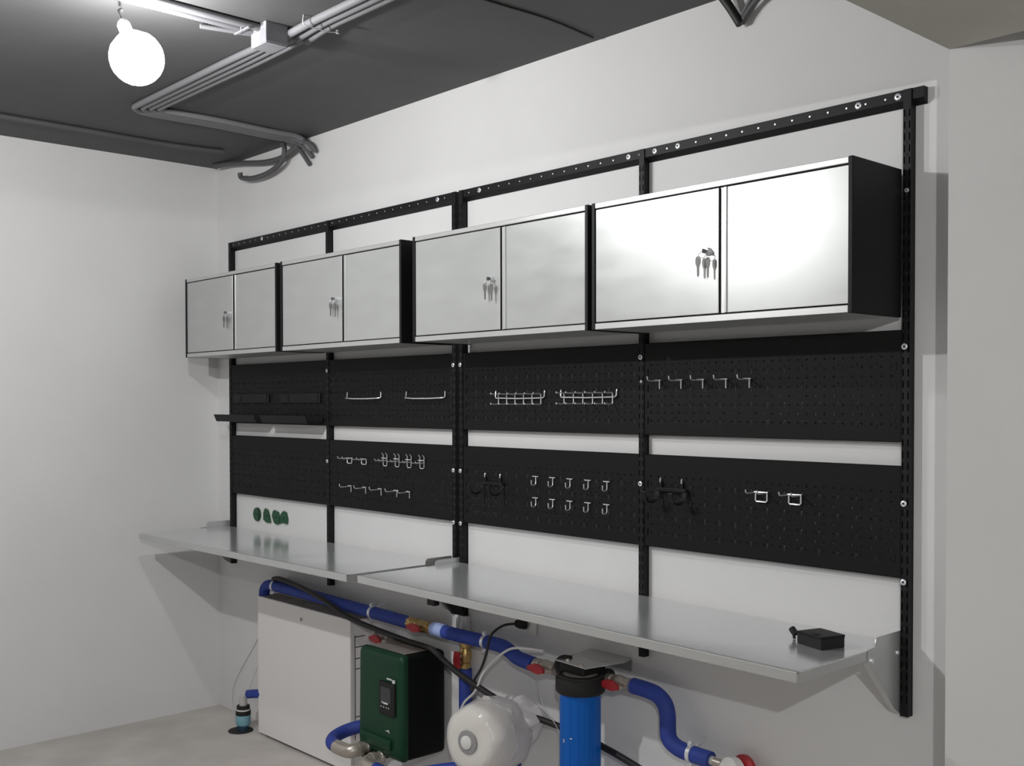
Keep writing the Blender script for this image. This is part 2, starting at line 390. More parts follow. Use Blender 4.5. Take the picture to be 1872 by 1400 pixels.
# ------------------------------------------------------------------ wall cabinets
CZ0, CZ1, CY = 1.8504, 2.2433, -.25
def cabinet(x0, x1, split, lockx, label, keylab):
    t = thing('wall_cabinet', ((x0 + x1) / 2, -.003, CZ0), label, 'cabinet', 'galvanised cabinets on the rack')
    sp = .013
    for a_ in (x0, x1 - sp):
        obj('side_panel', MB().box(a_, a_ + sp, CY - .003, YW - .003 if abs(a_ - 1.8675) < .001 else -.003, CZ0, CZ1, .0025, 2), 'black', t, label='black coated side panel')  # third cabinet's left panel extended to the wall to stop a light leak
    obj('top_panel', MB().box(x0 + sp, x1 - sp, CY + .002, -.004, CZ1 - .004, CZ1 - .001), 'galv_lip', t)
    obj('bottom_panel', MB().box(x0 + sp, x1 - sp, CY + .002, -.004, CZ0 + .001, CZ0 + .004), 'galv_lip', t)
    obj('back_panel', MB().box(x0 + sp, x1 - sp, -.006, -.004, CZ0 + .004, CZ1 - .004), 'galv_lip', t)
    obj('top_strip', MB().box(x0 + sp, x1 - sp, CY - .001, CY + .012, CZ1 - .017, CZ1 - .001, .0012), 'galv_lip', t)
    obj('bottom_strip', MB().box(x0 + sp, x1 - sp, CY - .001, CY + .012, CZ0 + .001, CZ0 + .020, .0012), 'galv_lip', t)
    dz0, dz1 = CZ0 + .024, CZ1 - .021
    d = obj('door', MB().box(x0 + sp + .002, split - .002, CY + .001, CY + .010, dz0, dz1, .001).box(split - .006, split - .002, CY - .0008, CY + .010, dz0, dz1, .0008), 'galv', t, label='left door with a key lock')
    lz = (dz0 + dz1) / 2 + .0
    k = obj('lock', MB().lathe([(.0115, 0), (.0115, .004), (.009, .011), (.0085, .013), (.003, .0135)], (lockx, CY + .001, lz), (0, -1, 0), 16), 'chrome', d, True, label='round chrome lock barrel')
    # recessed channel between the doors, then the right door with its bent edge
    obj('door_channel', MB().box(split, split + .016, CY + .007, CY + .011, dz0, dz1), 'galv_lip', t, label='recessed channel between the doors')
    obj('door', MB().box(split + .016, x1 - sp - .002, CY + .004, CY + .012, dz0, dz1, .001).box(split + .016, split + .024, CY - .0005, CY + .012, dz0, dz1, .001), 'galv', t, label='plain right door with a bent edge')
    # keys hang from the lock
    kt = thing('key_bunch', (lockx, CY - .014, lz - .05), keylab, 'keys', 'keys in the cabinet locks')
    y = CY - .0125
    ang = [i_ * PI / 6 for i_ in range(13)]
    obj('key_ring', MB().tube([(lockx - .006 + .014 * math.cos(q), y - .008 + .003 * math.sin(q), lz - .010 + .010 * math.sin(q)) for q in ang], .0011, 6), 'chrome', kt, True)
    obj('key', MB().box(lockx - .001, lockx + .001, y - .016, y, lz - .006, lz + .006, .0006).tube([(lockx, y, lz), (lockx, y + .004, lz)], .003, 6), 'key', kt)
    for dx, dz_, w in ((-.024, -.014, 1.0), (.010, -.020, .85)):
        X, Z = lockx + dx, lz + dz_
        poly = [(-.0045, .002), (.0045, .002), (.0085, -.003), (.0088, -.017), (.0058, -.024), (.0038, -.029), (.003, -.052), (0, -.056), (-.003, -.052), (-.0038, -.029), (-.0058, -.024), (-.0088, -.017), (-.0085, -.003)]
        obj('key', MB().prism([(X + a_ * w, y - .002, Z + c_) for a_, c_ in poly], (0, -.0018, 0)), 'key', kt)
    return t
cabinet(-.0043, .8821, .483, .446, 'galvanised cabinet nearest the left wall with two sliding doors', 'small keys in the lock of the cabinet nearest the left wall')
cabinet(.9152, 1.7971, 1.396, 1.357, 'second galvanised cabinet from the left with a slim key lock', 'small keys in the lock of the second cabinet from the left')
cabinet(1.8675, 2.7639, 2.355, 2.316, 'third galvanised cabinet from the left, right of the central uprights', 'two keys hanging on the third cabinet from the left')
cabinet(2.7805, 3.6702, 3.262, 3.225, 'large shining galvanised cabinet at the right end with bright glare', 'two keys hanging on the large shining right cabinet')

# ------------------------------------------------------------------ worktops and end brackets
def worktop(x0, x1, zl, zr, label, yf=-.486):
    t = thing('worktop', ((x0 + x1) / 2, -.24, min(zl, zr) - .026), label, 'worktop', 'galvanised worktops')
    def slab(ya, yb, za, zb, bev=0.0):
        mb = MB().box(x0, x1, ya, yb, za, zb, bev, 2)
        mb.v = [(v[0], v[1], v[2] + zl + (zr - zl) * (v[0] - x0) / (x1 - x0)) for v in mb.v]; return mb
    obj('top_sheet', slab(yf + .0005, -.004, -.004, 0), 'galv_top', t)
    obj('front_edge', slab(yf, yf + .012, -.0262, .0006, .0022), 'galv_lip', t)
    for a_, b_ in ((x0, x0 + .004), (x1 - .004, x1)):
        mb = MB().box(a_, b_, yf + .012, -.004, -.0262, -.0042)
        zo = zl if a_ == x0 else zr
        mb.v = [(v[0], v[1], v[2] + zo) for v in mb.v]
        obj('end_edge', mb, 'galv_lip', t)
    st = slab(-.26, -.23, -.022, -.0042)
    st.v = [(min(max(v[0], x0 + .01), x1 - .01), v[1], v[2]) for v in st.v]
    obj('stiffener', st, 'galv_lip', t)
    return t
worktop(-.047, 1.767, .979, .990, 'left galvanised worktop below the green wall boxes')
worktop(1.838, 3.6625, .996, .9835, 'right galvanised worktop with the small black box on it')
def bracket(x, side, label, z=0.0):
    """triangular side plate bolted to the upright, its rounded upper flange stands above the worktop"""
    t = thing('worktop_bracket', (x, -.06, .79), label, 'bracket', 'galvanised worktop brackets')
    yz = [(.012, 1.012), (-.108, 1.012), (-.118, 1.008), (-.122, .998), (-.122, .988), (-.158, .986), (-.158, .948), (-.02, .806), (.012, .786)]
    obj('side_plate', MB().prism([(x, y, q + z) for y, q in yz], (.0022 * side, 0, 0)), 'galv_lip', t)
    fl = [(-.158, .948), (-.02, .806), (.012, .786)]
    for a_, b_ in zip(fl, fl[1:]):
        obj('lower_flange', MB().prism([(x, a_[0], a_[1] + z), (x - .014 * side, a_[0], a_[1] + z), (x - .014 * side, b_[0], b_[1] + z), (x, b_[0], b_[1] + z)], (0, .001, .002)), 'galv_lip', t)
    obj('bolt', MB().lathe([(.007, 0), (.007, .004), (.003, .005)], (x + .0022 * side, -.140, .955 + z), (side, 0, 0), 8), 'chrome', t)
    obj('bolt', MB().lathe([(.006, 0), (.006, .004), (.003, .005)], (x + .0022 * side, -.005, .955 + z), (side, 0, 0), 8), 'chrome', t)
bracket(3.6635, 1, 'galvanised side bracket at the right end of the worktops, against the last upright')
bracket(1.834, 1, 'galvanised bracket flange at the left end of the right worktop', .003)
bracket(1.7725, 1, 'shaded bracket at the right end of the left worktop beside the gap', .002)
bracket(-.051, 1, 'galvanised bracket flange at the corner end of the left worktop', -.004)
bs = thing('cable_clamp', (1.80, -.10, .82), 'black clamp block under the right worktop beside the paired uprights', 'clamp')
obj('block', MB().box(1.785, 1.830, -.125, -.095, .836, .862, .003).box(1.797, 1.820, -.12, -.10, .862, .968, .002), 'matte', bs)
for q in (1.80, 1.817): obj('screw', MB().lathe([(.004, 0), (.004, .006)], (q, -.11, .830), (0, 0, 1), 8), 'zinc', bs)
br = thing('support_arm', (1.86, -.08, .80), 'black diagonal support arm below the worktop at the paired uprights', 'bracket')
obj('arm', MB().prism([(1.845, -.16, .955), (1.845, -.13, .962), (1.845, -.012, .832), (1.845, -.012, .792), (1.845, -.05, .80)], (.018, 0, 0)), 'matte', br)

# ------------------------------------------------------------------ wire hooks (r = wire radius)
WR = .0021
def wire(name, lines, loc, label, cat, group, r=WR, m='chrome'):
    t = thing(name, loc, label, cat, group)
    for nm, pts, sm in lines:
        obj(nm, MB().tube([Vector(p) + Vector(loc) for p in pts], r, 8, sm), m, t, True)
    return t

# single pegs, upper right board
def peg(x, z, label, group, L=.058):
    return wire('single_peg_hook', [('rod', [(0, -.004, 0), (0, -L, .0), (0, -L - .006, .004), (0, -L - .008, .014)], 0), ('leg', [(0, -.004, .001), (0, -.004, -.026)], 0), ('base_bar', [(-.020, -.006, .002), (.006, -.006, .002)], 0)],
                (x, 0, z), label, 'hook', group)
for k, x in enumerate((2.848, 2.935, 3.020, 3.107, 3.192)):
    w_ = ORD5[k]
    if k == 0: p0 = peg(x, 1.694, w_ + ' single wire peg on the upper right pegboard', 'single pegs on the upper right board')
    else: dup(p0, (x - 2.848, 0, 0), w_ + ' single wire peg on the upper right pegboard')
for k, x in enumerate((1.092, 1.204, 1.319, 1.432, 1.519)):
    w_ = ORD5[k]
    if k == 0: p0 = peg(x, 1.252, w_ + ' single wire peg above the left worktop', 'single pegs above the left worktop')
    else: dup(p0, (x - 1.092, 0, 0), w_ + ' single wire peg above the left worktop')
# double prong loops
def loop(x, z, w, h, label, group):
    return wire('loop_hook', [('wire_loop', [(-w, -.056, .010), (-w, -.052, .002), (-w, -.046, 0), (-w, -.004, 0), (-w, -.004, -h + .004), (-w + .004, -.004, -h), (w - .004, -.004, -h), (w, -.004, -h + .004), (w, -.004, 0), (w, -.046, 0), (w, -.052, .002), (w, -.056, .010)], 0),
                              ('cross_bar', [(-w - .003, -.006, .001), (w + .003, -.006, .001)], 0)], (x, 0, z), label, 'hook', group, .0024)
l0 = loop(3.235, 1.357, .020, .027, 'left one of two bright wire loop hooks on the lower right pegboard', 'loop hooks on the lower right board')
dup(l0, (.114, 0, 0), 'right one of two bright wire loop hooks on the lower right pegboard')
l0 = loop(1.081, 1.376, .018, .022, 'left one of two double wire loop hooks on the board above the left worktop', 'loop hooks above the left worktop')
dup(l0, (.111, 0, 0), 'right one of two double wire loop hooks on the board above the left worktop')
# tall double hooks
for k, x in enumerate((1.349, 1.435, 1.518, 1.604)):
    lab = ORD4[k] + ' tall double wire hook on the second pegboard'
    if k == 0:
        w = .0135
        d0 = wire('tall_double_hook', [('wire_loop', [(-w, -.012, .028), (-w, -.004, .020), (-w, -.004, -.022), (-w + .004, -.004, -.027), (w - .004, -.004, -.027), (w, -.004, -.022), (w, -.004, .020), (w, -.012, .028)], 0),
                                       ('cross_bar', [(-w - .008, -.007, .006), (w + .003, -.007, .006)], 0),
                                       ('prong', [(-w, -.007, -.004), (-w, -.045, -.004), (-w, -.050, .004)], 0), ('prong', [(w, -.007, -.004), (w, -.045, -.004), (w, -.050, .004)], 0)],
                  (x, 0, 1.381), lab, 'hook', 'tall double hooks')
    else: dup(d0, (x - 1.349, 0, 0), lab)
# long rod holders
r0 = wire('rod_holder', [('rod', [(-.126, -.004, .027), (-.128, -.004, .006), (-.126, -.010, .001), (-.118, -.018, 0), (-.05, -.026, -.002), (.05, -.026, -.002), (.118, -.018, 0), (.126, -.010, .001), (.128, -.004, .006), (.128, -.004, .027)], 0)],
          (1.192, 0, 1.643), 'left one of the two long upturned wire rods on the second pegboard', 'hook', 'long wire rod holders', .0026)
dup(r0, (.434, 0, 0), 'right one of the two long upturned wire rods on the second pegboard')
# many-pronged holders
def multi(x, label):
    t = thing('prong_holder', (x, 0, 1.64), label, 'hook', 'many-pronged wire holders')
    h = .131
    obj('bar', MB().tube([(x - h, -.004, 1.667), (x - h, -.006, 1.646), (x - h + .006, -.009, 1.641), (x, -.012, 1.639), (x + h - .006, -.009, 1.641), (x + h, -.006, 1.646), (x + h, -.004, 1.667)], .0024, 8), 'chrome', t, True)
    for k in range(6):
        X = x - .114 + .0456 * k
        obj('prong', MB().tube([(X, -.046, 1.660), (X, -.042, 1.656), (X, -.008, 1.656), (X, -.006, 1.650), (X, -.006, 1.622), (X, -.008, 1.618), (X, -.042, 1.618), (X, -.046, 1.622)], .0020, 8), 'chrome', t, True)
        for zq in (1.6585, 1.620): obj('prong_tip', MB().lathe([(.0026, 0), (.0034, .002), (.0034, .005), (.0022, .007)], (X, -.040, zq - .001), (0, -1, 0), 8), 'chrome', t, True)
    return t
m0 = multi(2.188, 'left one of two many-pronged wire tool holders on the third pegboard')
dup(m0, (.345, 0, .002), 'right one of two many-pronged wire tool holders on the third pegboard')
# J hooks
for row, z in enumerate((1.354, 1.276)):
    for k, x in enumerate((2.273, 2.360, 2.446, 2.533, 2.620)):
        lab = ORD5[k] + (" J hook in the third pegboard's upper row" if not row else " J hook in the third pegboard's lower row")
        if k == 0 and row == 0:
            j0 = wire('j_hook', [('hook_wire', [(0, -.004, .001), (0, -.004, -.022), (0, -.007, -.027), (0, -.012, -.029), (0, -.022, -.029), (0, -.026, -.026), (0, -.027, -.010)], 0),
                                 ('base_bar', [(-.016, -.005, .002), (.012, -.005, .002)], 0)], (x, 0, z), lab, 'hook', 'J hooks on the third board')
        else: dup(j0, (x - 2.273, 0, z - 1.354), lab)
# black double hooks
def black_hook(x, z, label, w=.061):
    t = thing('black_double_hook', (x, 0, z - .04), label, 'hook', 'black double hooks')
    obj('crossbar', MB().box(x - w, x + w, -.014, -.004, z - .006, z + .006, .002, 2), 'black', t)
    for s_ in (-1, 1):
        X = x + s_ * (w - .006); pts = []
        path = [(-.008, 0)] + [(-.045 - .032 * math.cos(q), -.012 - .032 * math.sin(q)) for q in [PI * (1 - i_ / 10) - .0 for i_ in range(1, 11)]][::1]
        path = [(-.010, .0), (-.014, -.020), (-.024, -.034), (-.040, -.042), (-.056, -.042), (-.072, -.034), (-.080, -.020), (-.083, -.006)]
        mb = MB()
        for (y0, z0), (y1, z1) in zip(path, path[1:]):
            mb.add([(X - .008, y0, z + z0), (X + .008, y0, z + z0), (X + .008, y1, z + z1), (X - .008, y1, z + z1), (X - .008, y0 + .003, z + z0 + .004), (X + .008, y0 + .003, z + z0 + .004), (X + .008, y1 + .001, z + z1 + .004), (X - .008, y1 + .001, z + z1 + .004)],
                   [(0, 1, 2, 3), (7, 6, 5, 4), (0, 4, 5, 1), (1, 5, 6, 2), (2, 6, 7, 3), (3, 7, 4, 0)])
        obj('hook_arm', mb, 'black', t)
        px = x + s_ * .043 - .004
        obj('hanger_pin', MB().tube([(px, -.004, z + .036), (px, -.006, z + .030), (px, -.006, z + .022)], .0024, 8), 'chrome', t, True, label='bright hanging pin')
        obj('hanger_strip', MB().box(px - .005, px + .005, -.006, -.002, z, z + .024), 'black', t)
    return t
black_hook(2.042, 1.318, 'black double hook on the third pegboard beside the J hooks')
black_hook(2.900, 1.345, 'black double hook on the lower right pegboard')

# ------------------------------------------------------------------ tray shelves on the first board
def tray(x0, x1, label):
    t = thing('tray_shelf', ((x0 + x1) / 2, -.002, 1.53), label, 'shelf', 'black tray shelves')
    obj('back_plate', MB().box(x0 + .03, x1 - .02, -.006, -.002, 1.622, 1.668, .001), 'black', t)
    for q in (x0 + .06, x1 - .09): obj('hanger', MB().box(q, q + .05, -.008, -.0055, 1.628, 1.664), 'matte', t)
    obj('tray_back', MB().box(x0, x1, -.007, -.005, 1.528, 1.556), 'black', t)
    obj('tray_floor', MB().box(x0, x1, -.085, -.006, 1.528, 1.531), 'black', t)
    obj('front_lip', MB().prism([(x0, -.085, 1.528), (x0, -.100, 1.563), (x0, -.098, 1.564), (x0, -.082, 1.531)], (x1 - x0, 0, 0)), 'black', t)
tray(-.006, .402, 'left one of two long black tray shelves on the first pegboard')
tray(.456, .866, 'right one of two long black tray shelves on the first pegboard')

# ------------------------------------------------------------------ green wall boxes
for k, x in enumerate((.215, .312, .400, .476)):
    nm = ORD4[k]
    z = 1.058
    t = thing('wall_socket_box', (x, YW, z), nm + ' round green wall box cover above the left worktop', 'socket box', 'green wall box covers')
    obj('plaster_ring', MB().lathe([(.040, 0), (.040, .0015)], (x, YW, z), (0, -1, 0), 24), 'wpl', t)
    if k == 0:
        pts = [(.034 * math.cos(q), .034 * math.sin(q)) for q in [i_ * PI / 12 for i_ in range(24)]]
    elif k == 1:
        pts = [(-.030, -.022), (.0, -.034), (.036, -.032), (.026, .002), (.010, .030), (-.016, .036), (-.030, .012)]
    elif k == 2:
        pts = [(-.034, .004), (-.018, -.026), (.004, -.036), (.030, -.032), (.036, -.004), (.024, .026), (-.014, .034), (-.026, .026)]
    else:
        pts = [(-.034, -.030), (-.02, -.022), (.032, -.026), (.036, .0), (.022, .030), (-.002, .036), (-.026, .020), (-.034, .0)]
    obj('green_lid', MB().prism([(x + a_, YW - .002, z + c_) for a_, c_ in pts], (0, -.008, 0)), 'lidgreen', t)
    obj('lid_bar', MB().box(x - .018, x + .010, YW - .014, YW - .010, z - .003, z + .003, .001), 'lidgreen', t)
    if k == 0: obj('dark_rim', MB().tube([(x + .018 + .010 * math.cos(q), YW - .011, z + .030 * math.sin(q)) for q in [i_ * PI / 10 - PI / 2 for i_ in range(11)]], .003, 6), 'matte', t)

# ------------------------------------------------------------------ adapter on the worktop
ad = thing('power_adapter', (3.555, -.19, .984), 'small black box with a short jack plug lying on the right worktop', 'adapter')
zt = .9845
c0 = Vector((3.550, -.195, 0)); u_ = Vector((.80, -.25, 0)).normalized(); v_ = Vector((.25, .80, 0)).normalized()
def obox(hu, hv, z0, z1, cen=c0):
    return [cen + u_ * a_ * hu + v_ * b_ * hv + Vector((0, 0, z0)) for a_, b_ in ((-1, -1), (1, -1), (1, 1), (-1, 1))], (0, 0, z1 - z0)
obj('body', MB().prism(*obox(.046, .039, zt, zt + .027)), 'matte', ad)
obj('lid', MB().prism(*obox(.047, .040, zt + .0275, zt + .0335)), 'black', ad)
obj('latch', MB().prism(*obox(.010, .005, zt + .0337, zt + .0347, c0 + u_ * .010 - v_ * .024)), 'matte', ad)
p_ = c0 - u_ * .046 - v_ * .016
obj('cord', MB().tube([p_ + Vector((0, 0, zt + .012)), p_ - u_ * .014 + Vector((0, 0, zt + .020)), p_ - u_ * .032 + Vector((0, 0, zt + .024))], .0035, 8, 4), 'matte', ad, True)
obj('plug', MB().lathe([(.006, -.012), (.009, -.004), (.009, .010), (.004, .012)], p_ - u_ * .042 + Vector((0, 0, zt + .022)), (-.6, .2, .5), 12).tube([p_ - u_ * .042 + Vector((0, 0, zt + .014)), p_ - u_ * .038 + Vector((0, 0, zt + .002))], .004, 8), 'matte', ad, True)

# ------------------------------------------------------------------ white manifold cabinet
mx0, mx1, my, mz = .400, 1.195, -.082, .680
mc = thing('manifold_cabinet', ((mx0 + mx1) / 2, -.03, 0), 'white metal floor cabinet standing against the wall under the left worktop', 'cabinet')
obj('body', MB().box(mx0 + .004, mx1 - .004, my + .012, YW - .001, .03, mz - .003), 'wcab', mc)
obj('front_panel', MB().box(mx0, mx1, my, my + .012, .014, mz, .002, 2), 'wcab', mc)
obj('top_cover', MB().box(mx0, mx1, my + .012, YW - .001, mz - .003, mz), 'dust', mc, label='dusty top')
for xq in (mx0 + .01, mx1 - .04): obj('foot', MB().box(xq, xq + .03, my + .02, .01, 0, .031), 'wcab', mc)
lk = obj('lock', MB().lathe([(.010, 0), (.010, .002), (.007, .004)], (mx0 + .40, my, mz - .055), (0, -1, 0), 14), 'greyp', mc, True)
obj('lock_slot', MB().box(mx0 + .398, mx0 + .402, my - .0048, my - .004, mz - .060, mz - .050), 'hole', lk)
for zq in (.600, .555, .505, .46, .25, .215, .18): obj('knockout_slot', MB().box(mx1 - .0045, mx1 - .0035, my + .030, my + .080, zq, zq + .004), 'hole', mc)
obj('knockout_seam', MB().box(mx1 - .0045, mx1 - .0035, my + .026, my + .030, .15, .61), 'hole', mc)

# ------------------------------------------------------------------ green pump
gx0, gx1, gy0, gy1, gz0, gz1 = 1.466, 1.757, -.225, -.004, .222, .643
pm = thing('booster_pump', ((gx0 + gx1) / 2, -.1, gz0), 'dark green booster pump with a small display beside the white floor cabinet', 'pump')
shell = MB().box(gx0, gx1, gy0, gy0 + .05, gz0, gz1, .030, 4)
shell.v = [(v[0] + (.02 * (1 - (v[2] - gz0) / (gz1 - gz0)) - .0) * (-1 if v[0] < (gx0 + gx1) / 2 else 0) * 0.4, v[1] - .012 * math.sin(PI * (v[2] - gz0) / (gz1 - gz0)), v[2]) for v in shell.v]
obj('front_shell', shell, 'green', pm, True)
obj('side_casing', MB().box(gx0 + .006, gx1, gy0 + .020, gy1, gz0 + .004, gz1 - .004, .026, 4), 'dgreen', pm, True)
obj('top_dust', MB().box(gx0 + .03, gx1 - .03, gy0 + .03, gy1 - .02, gz1 - .0035, gz1 - .001, .001), 'dust', pm, label='dusty top')
yf_ = gy0 - .0125
PDX = .036
obj('display_frame', MB().box(PDX + 1.585, PDX + 1.688, yf_ - .004, yf_ + .012, .400, .530, .010, 3), 'matte', pm, True)
dp = obj('display', MB().box(PDX + 1.604, PDX + 1.670, yf_ - .0055, yf_ - .003, .452, .512), 'screen', pm)
for a_, b_, q0, q1 in ((PDX + 1.612, PDX + 1.617, .446, .454), (PDX + 1.622, PDX + 1.652, .445, .452)): obj('display_print', MB().box(a_, b_, yf_ - .0058, yf_ - .004, q0, q1), 'mark', dp)
for q in (PDX + 1.607, PDX + 1.624, PDX + 1.641, PDX + 1.656): obj('button', MB().lathe([(.0035, 0), (.003, .0012)], (q, yf_ - .004, .432), (0, -1, 0), 10), 'greyp', pm)
obj('print', MB().box(PDX + 1.640, PDX + 1.672, yf_ - .0012, yf_ + .001, .543, .549).box(PDX + 1.676, PDX + 1.692, yf_ - .001, yf_ + .001, .534, .547), 'mark', pm, label='small pale lettering')
obj('emblem', MB().prism([(PDX + 1.628, yf_ - .0005, .338), (PDX + 1.652, yf_ - .0005, .346), (PDX + 1.657, yf_ - .0005, .332), (PDX + 1.647, yf_ - .0005, .339)], (0, -.0012, 0)), 'mark', pm, label='small pale emblem')
obj('belly_panel', MB().box(PDX + 1.455, PDX + 1.66, yf_ - .002, yf_ + .02, .262, .306, .008, 2), 'green', pm, True)
obj('cradle', MB().box(1.44, 1.60, gy0 - .02, gy1, gz0 - .022, gz0 - .002, .003), 'matte', pm)
for (xq, zq, nm) in ((1.515, .236, 0), (1.612, .216, 1)):
    obj('pipe_union', MB().lathe([(.026, 0), (.027, .012), (.024, .016), (.024, .034), (.030, .036), (.030, .054), (.020, .058)], (xq, gy0 + .01, zq), (0, -1, 0), 18), 'nickel', pm, True, label='dull metal pipe union')

# ------------------------------------------------------------------ pipes with blue insulation
PR = .0262
def pipe(pts, label, r=PR, m='blue', smooth=7, group='blue insulated pipes', ends=True, name='insulated_pipe'):
    P = catmull([Vector(p) for p in pts], smooth) if smooth else [Vector(p) for p in pts]
    t = thing(name, pts[0], label, 'pipe', group)
    obj('insulation', MB().tube(P, r, 16), m, t, True)
    if ends:
        a0 = (P[0] - P[1]).normalized(); a1 = (P[-1] - P[-2]).normalized()
        obj('pipe_end', MB().tube([P[0] - a0 * .01, P[0] + a0 * .012], r * .55, 12), 'greyp', t, True)
        obj('pipe_end', MB().tube([P[-1] - a1 * .01, P[-1] + a1 * .012], r * .55, 12), 'greyp', t, True)
    return t
PY = -.045
pipe([(.40, PY, .60), (.398, PY, .68), (.410, PY, .716), (.445, PY, .734), (.52, PY, .738), (.75, PY, .736), (1.10, PY, .729), (1.40, PY, .725), (1.575, PY, .721)], 'long blue insulated pipe running along the wall over the white cabinet')
pipe([(1.735, PY, .722), (1.86, PY, .720), (2.05, PY, .722), (2.13, PY, .721), (2.19, PY - .01, .712), (2.25, PY - .025, .700), (2.335, PY - .03, .694)], 'blue insulated pipe behind the black plug cable under the right worktop')
tag(obj('pipe_highlight', MB().tube([(1.728, PY, .7222), (1.80, PY, .7215)], .0278, 16), mat('pale_blue_highlight', (.36, .46, .78), .5), None, True), 'pale blue end sleeve of the pipe right of the brass fitting', 'highlight')  # lit end of the blue pipe, put in as a paler tube
pipe([(2.772, PY, .698), (2.83, PY, .696), (2.875, PY, .688), (2.905, PY, .665), (2.916, PY, .63), (2.917, PY, .585), (2.924, PY, .557), (2.95, PY, .540), (2.99, PY, .533), (3.085, PY, .530)], 'blue insulated pipe bending down right of the blue filter')
pipe([(1.885, -.012, .585), (1.885, -.012, .45), (1.885, -.012, .28)], 'short vertical blue pipe below the small brass valve', .026)
pipe([(1.47, -.10, .285), (1.41, -.105, .278), (1.345, -.13, .262), (1.31, -.185, .246), (1.32, -.245, .236), (1.365, -.288, .232), (1.425, -.300, .230)], 'blue insulated pipe looping around the left side of the green pump', .027)
pipe([(1.680, -.300, .206), (1.74, -.297, .204), (1.82, -.285, .212), (1.94, -.255, .245), (2.05, -.20, .275), (2.16, -.12, .285), (2.24, -.05, .285)], 'blue insulated pipe leading right from the foot of the green pump', .027)
pipe([(.300, -.085, .178), (.36, -.080, .192), (.42, -.055, .20)], 'short blue pipe between the grey fitting and the white floor cabinet', .021)
tag(obj('elbow_fitting', MB().tube([(1.415, -.300, .230), (1.475, -.300, .230), (1.505, -.293, .232), (1.515, -.275, .235), (1.515, -.260, .236)], .028, 16, 4), 'nickel', None, True), 'dull metal elbow at the left inlet of the green pump', 'fitting', 'pump elbows')
tag(obj('elbow_fitting', MB().tube([(1.685, -.300, .205), (1.635, -.300, .207), (1.614, -.293, .210), (1.612, -.275, .214), (1.612, -.260, .216)], .028, 16, 4), 'nickel', None, True), 'dull metal elbow at the right outlet of the green pump', 'fitting', 'pump elbows')

def clamp(x, z, label, r=.0292):
    t = thing('pipe_clamp', (x, PY, z), label, 'clamp', 'metal pipe clamps')
    obj('band', MB().tube([(x - .007, PY, z), (x + .007, PY, z)], r, 18), 'chrome', t, True)
    obj('stud', MB().tube([(x, PY + .02, z + .02), (x, YW, z + .035)], .004, 8), 'zinc', t)
    for s_ in (1, -1): obj('ear', MB().box(x - .006, x + .006, PY - .012, PY + .004, z + s_ * r - .004, z + s_ * r + .012 * (1 if s_ > 0 else 0.6), .001).lathe([(.005, 0), (.005, .005)], (x, PY - .012, z + s_ * (r + .004)), (0, -1, 0), 8), 'zinc', t)
clamp(.505, .738, 'pipe clamp at the left end of the long blue pipe above the white cabinet')
clamp(1.315, .7265, 'pipe clamp on the long blue pipe left of the brass fitting')
clamp(2.045, .722, 'pipe clamp on the blue pipe left of the black plug cable')
clamp(3.012, .532, 'pipe clamp on the blue pipe near the bottom right pressure valve')

def valve(x, y, z, label, vertical=False, body='nickel', brassy=False, hs=1):
    t = thing('ball_valve', (x, y, z), label, 'valve', 'ball valves with red handles')
    ax = (0, 0, -1) if vertical else (1, 0, 0)
    obj('body', MB().lathe([(.017, -.052), (.023, -.050), (.023, -.032), (.018, -.028), (.024, -.014), (.026, 0), (.024, .014), (.018, .028), (.023, .032), (.023, .050), (.017, .052)], (x, y, z), ax, 14), body, t, True)
    obj('stem', MB().lathe([(.009, 0), (.009, .040)], (x, y, z), (0, -1, 0), 10), 'nickel', t, True)
    if vertical: pl = [(-.012, .018), (.012, .018), (.016, -.022), (.012, -.048), (-.014, -.048), (-.018, -.02)]
    else: pl = [(-.046, .004), (-.014, .017), (.012, .016), (.034, .002), (.034, -.010), (.010, -.017), (-.014, -.015), (-.046, -.006)]
    obj('handle', MB().prism([(x + a_, y - .038, z + c_) for a_, c_ in pl], (0, -.010, 0)), 'red', t, label='red handle')
    return t
valve(1.655, PY, .720, 'brass valve with a red handle between the two blue pipe runs', body='brass')
tag(obj('brass_union', MB().lathe([(.020, 0), (.027, .004), (.027, .020), (.021, .024), (.026, .030), (.026, .046), (.020, .05)], (1.568, PY, .7215), (1, 0, 0), 8), 'brass', None, True), 'orange brass union nut at the right end of the long blue pipe', 'fitting')
tag(obj('brass_nipple', MB().tube([(1.70, PY, .7205), (1.735, PY, .7215)], .019, 12), 'brass', None, True), 'brass nipple between the red valve and the pale sleeve', 'fitting')
valve(2.395, PY - .03, .696, 'nickel valve with a red handle left of the blue filter')
valve(2.722, PY - .012, .700, 'nickel valve with a red handle right of the blue filter')
valve(1.885, -.012, .640, 'upright brass valve with a red handle below the blue pipe', True, 'brass')
valve(1.33, .0, .615, 'small valve with a red handle behind the green pump')
pv = thing('pressure_valve', (3.14, PY, .525), 'white round valve with a red rim at the bottom right of the pipes', 'valve')
obj('neck', MB().tube([(3.085, PY, .530), (3.125, PY, .528)], .014, 12), 'nickel', pv, True)
obj('white_cap', MB().lathe([(.034, -.02), (.046, -.012), (.046, .016), (.036, .026)], (3.165, PY, .512), (-.25, -.9, .1), 22), 'wpl', pv, True)
obj('red_rim', MB().lathe([(.046, -.034), (.053, -.030), (.053, -.018), (.046, -.014)], (3.176, PY + .01, .512), (-.25, -.9, .1), 22), 'red', pv, True)

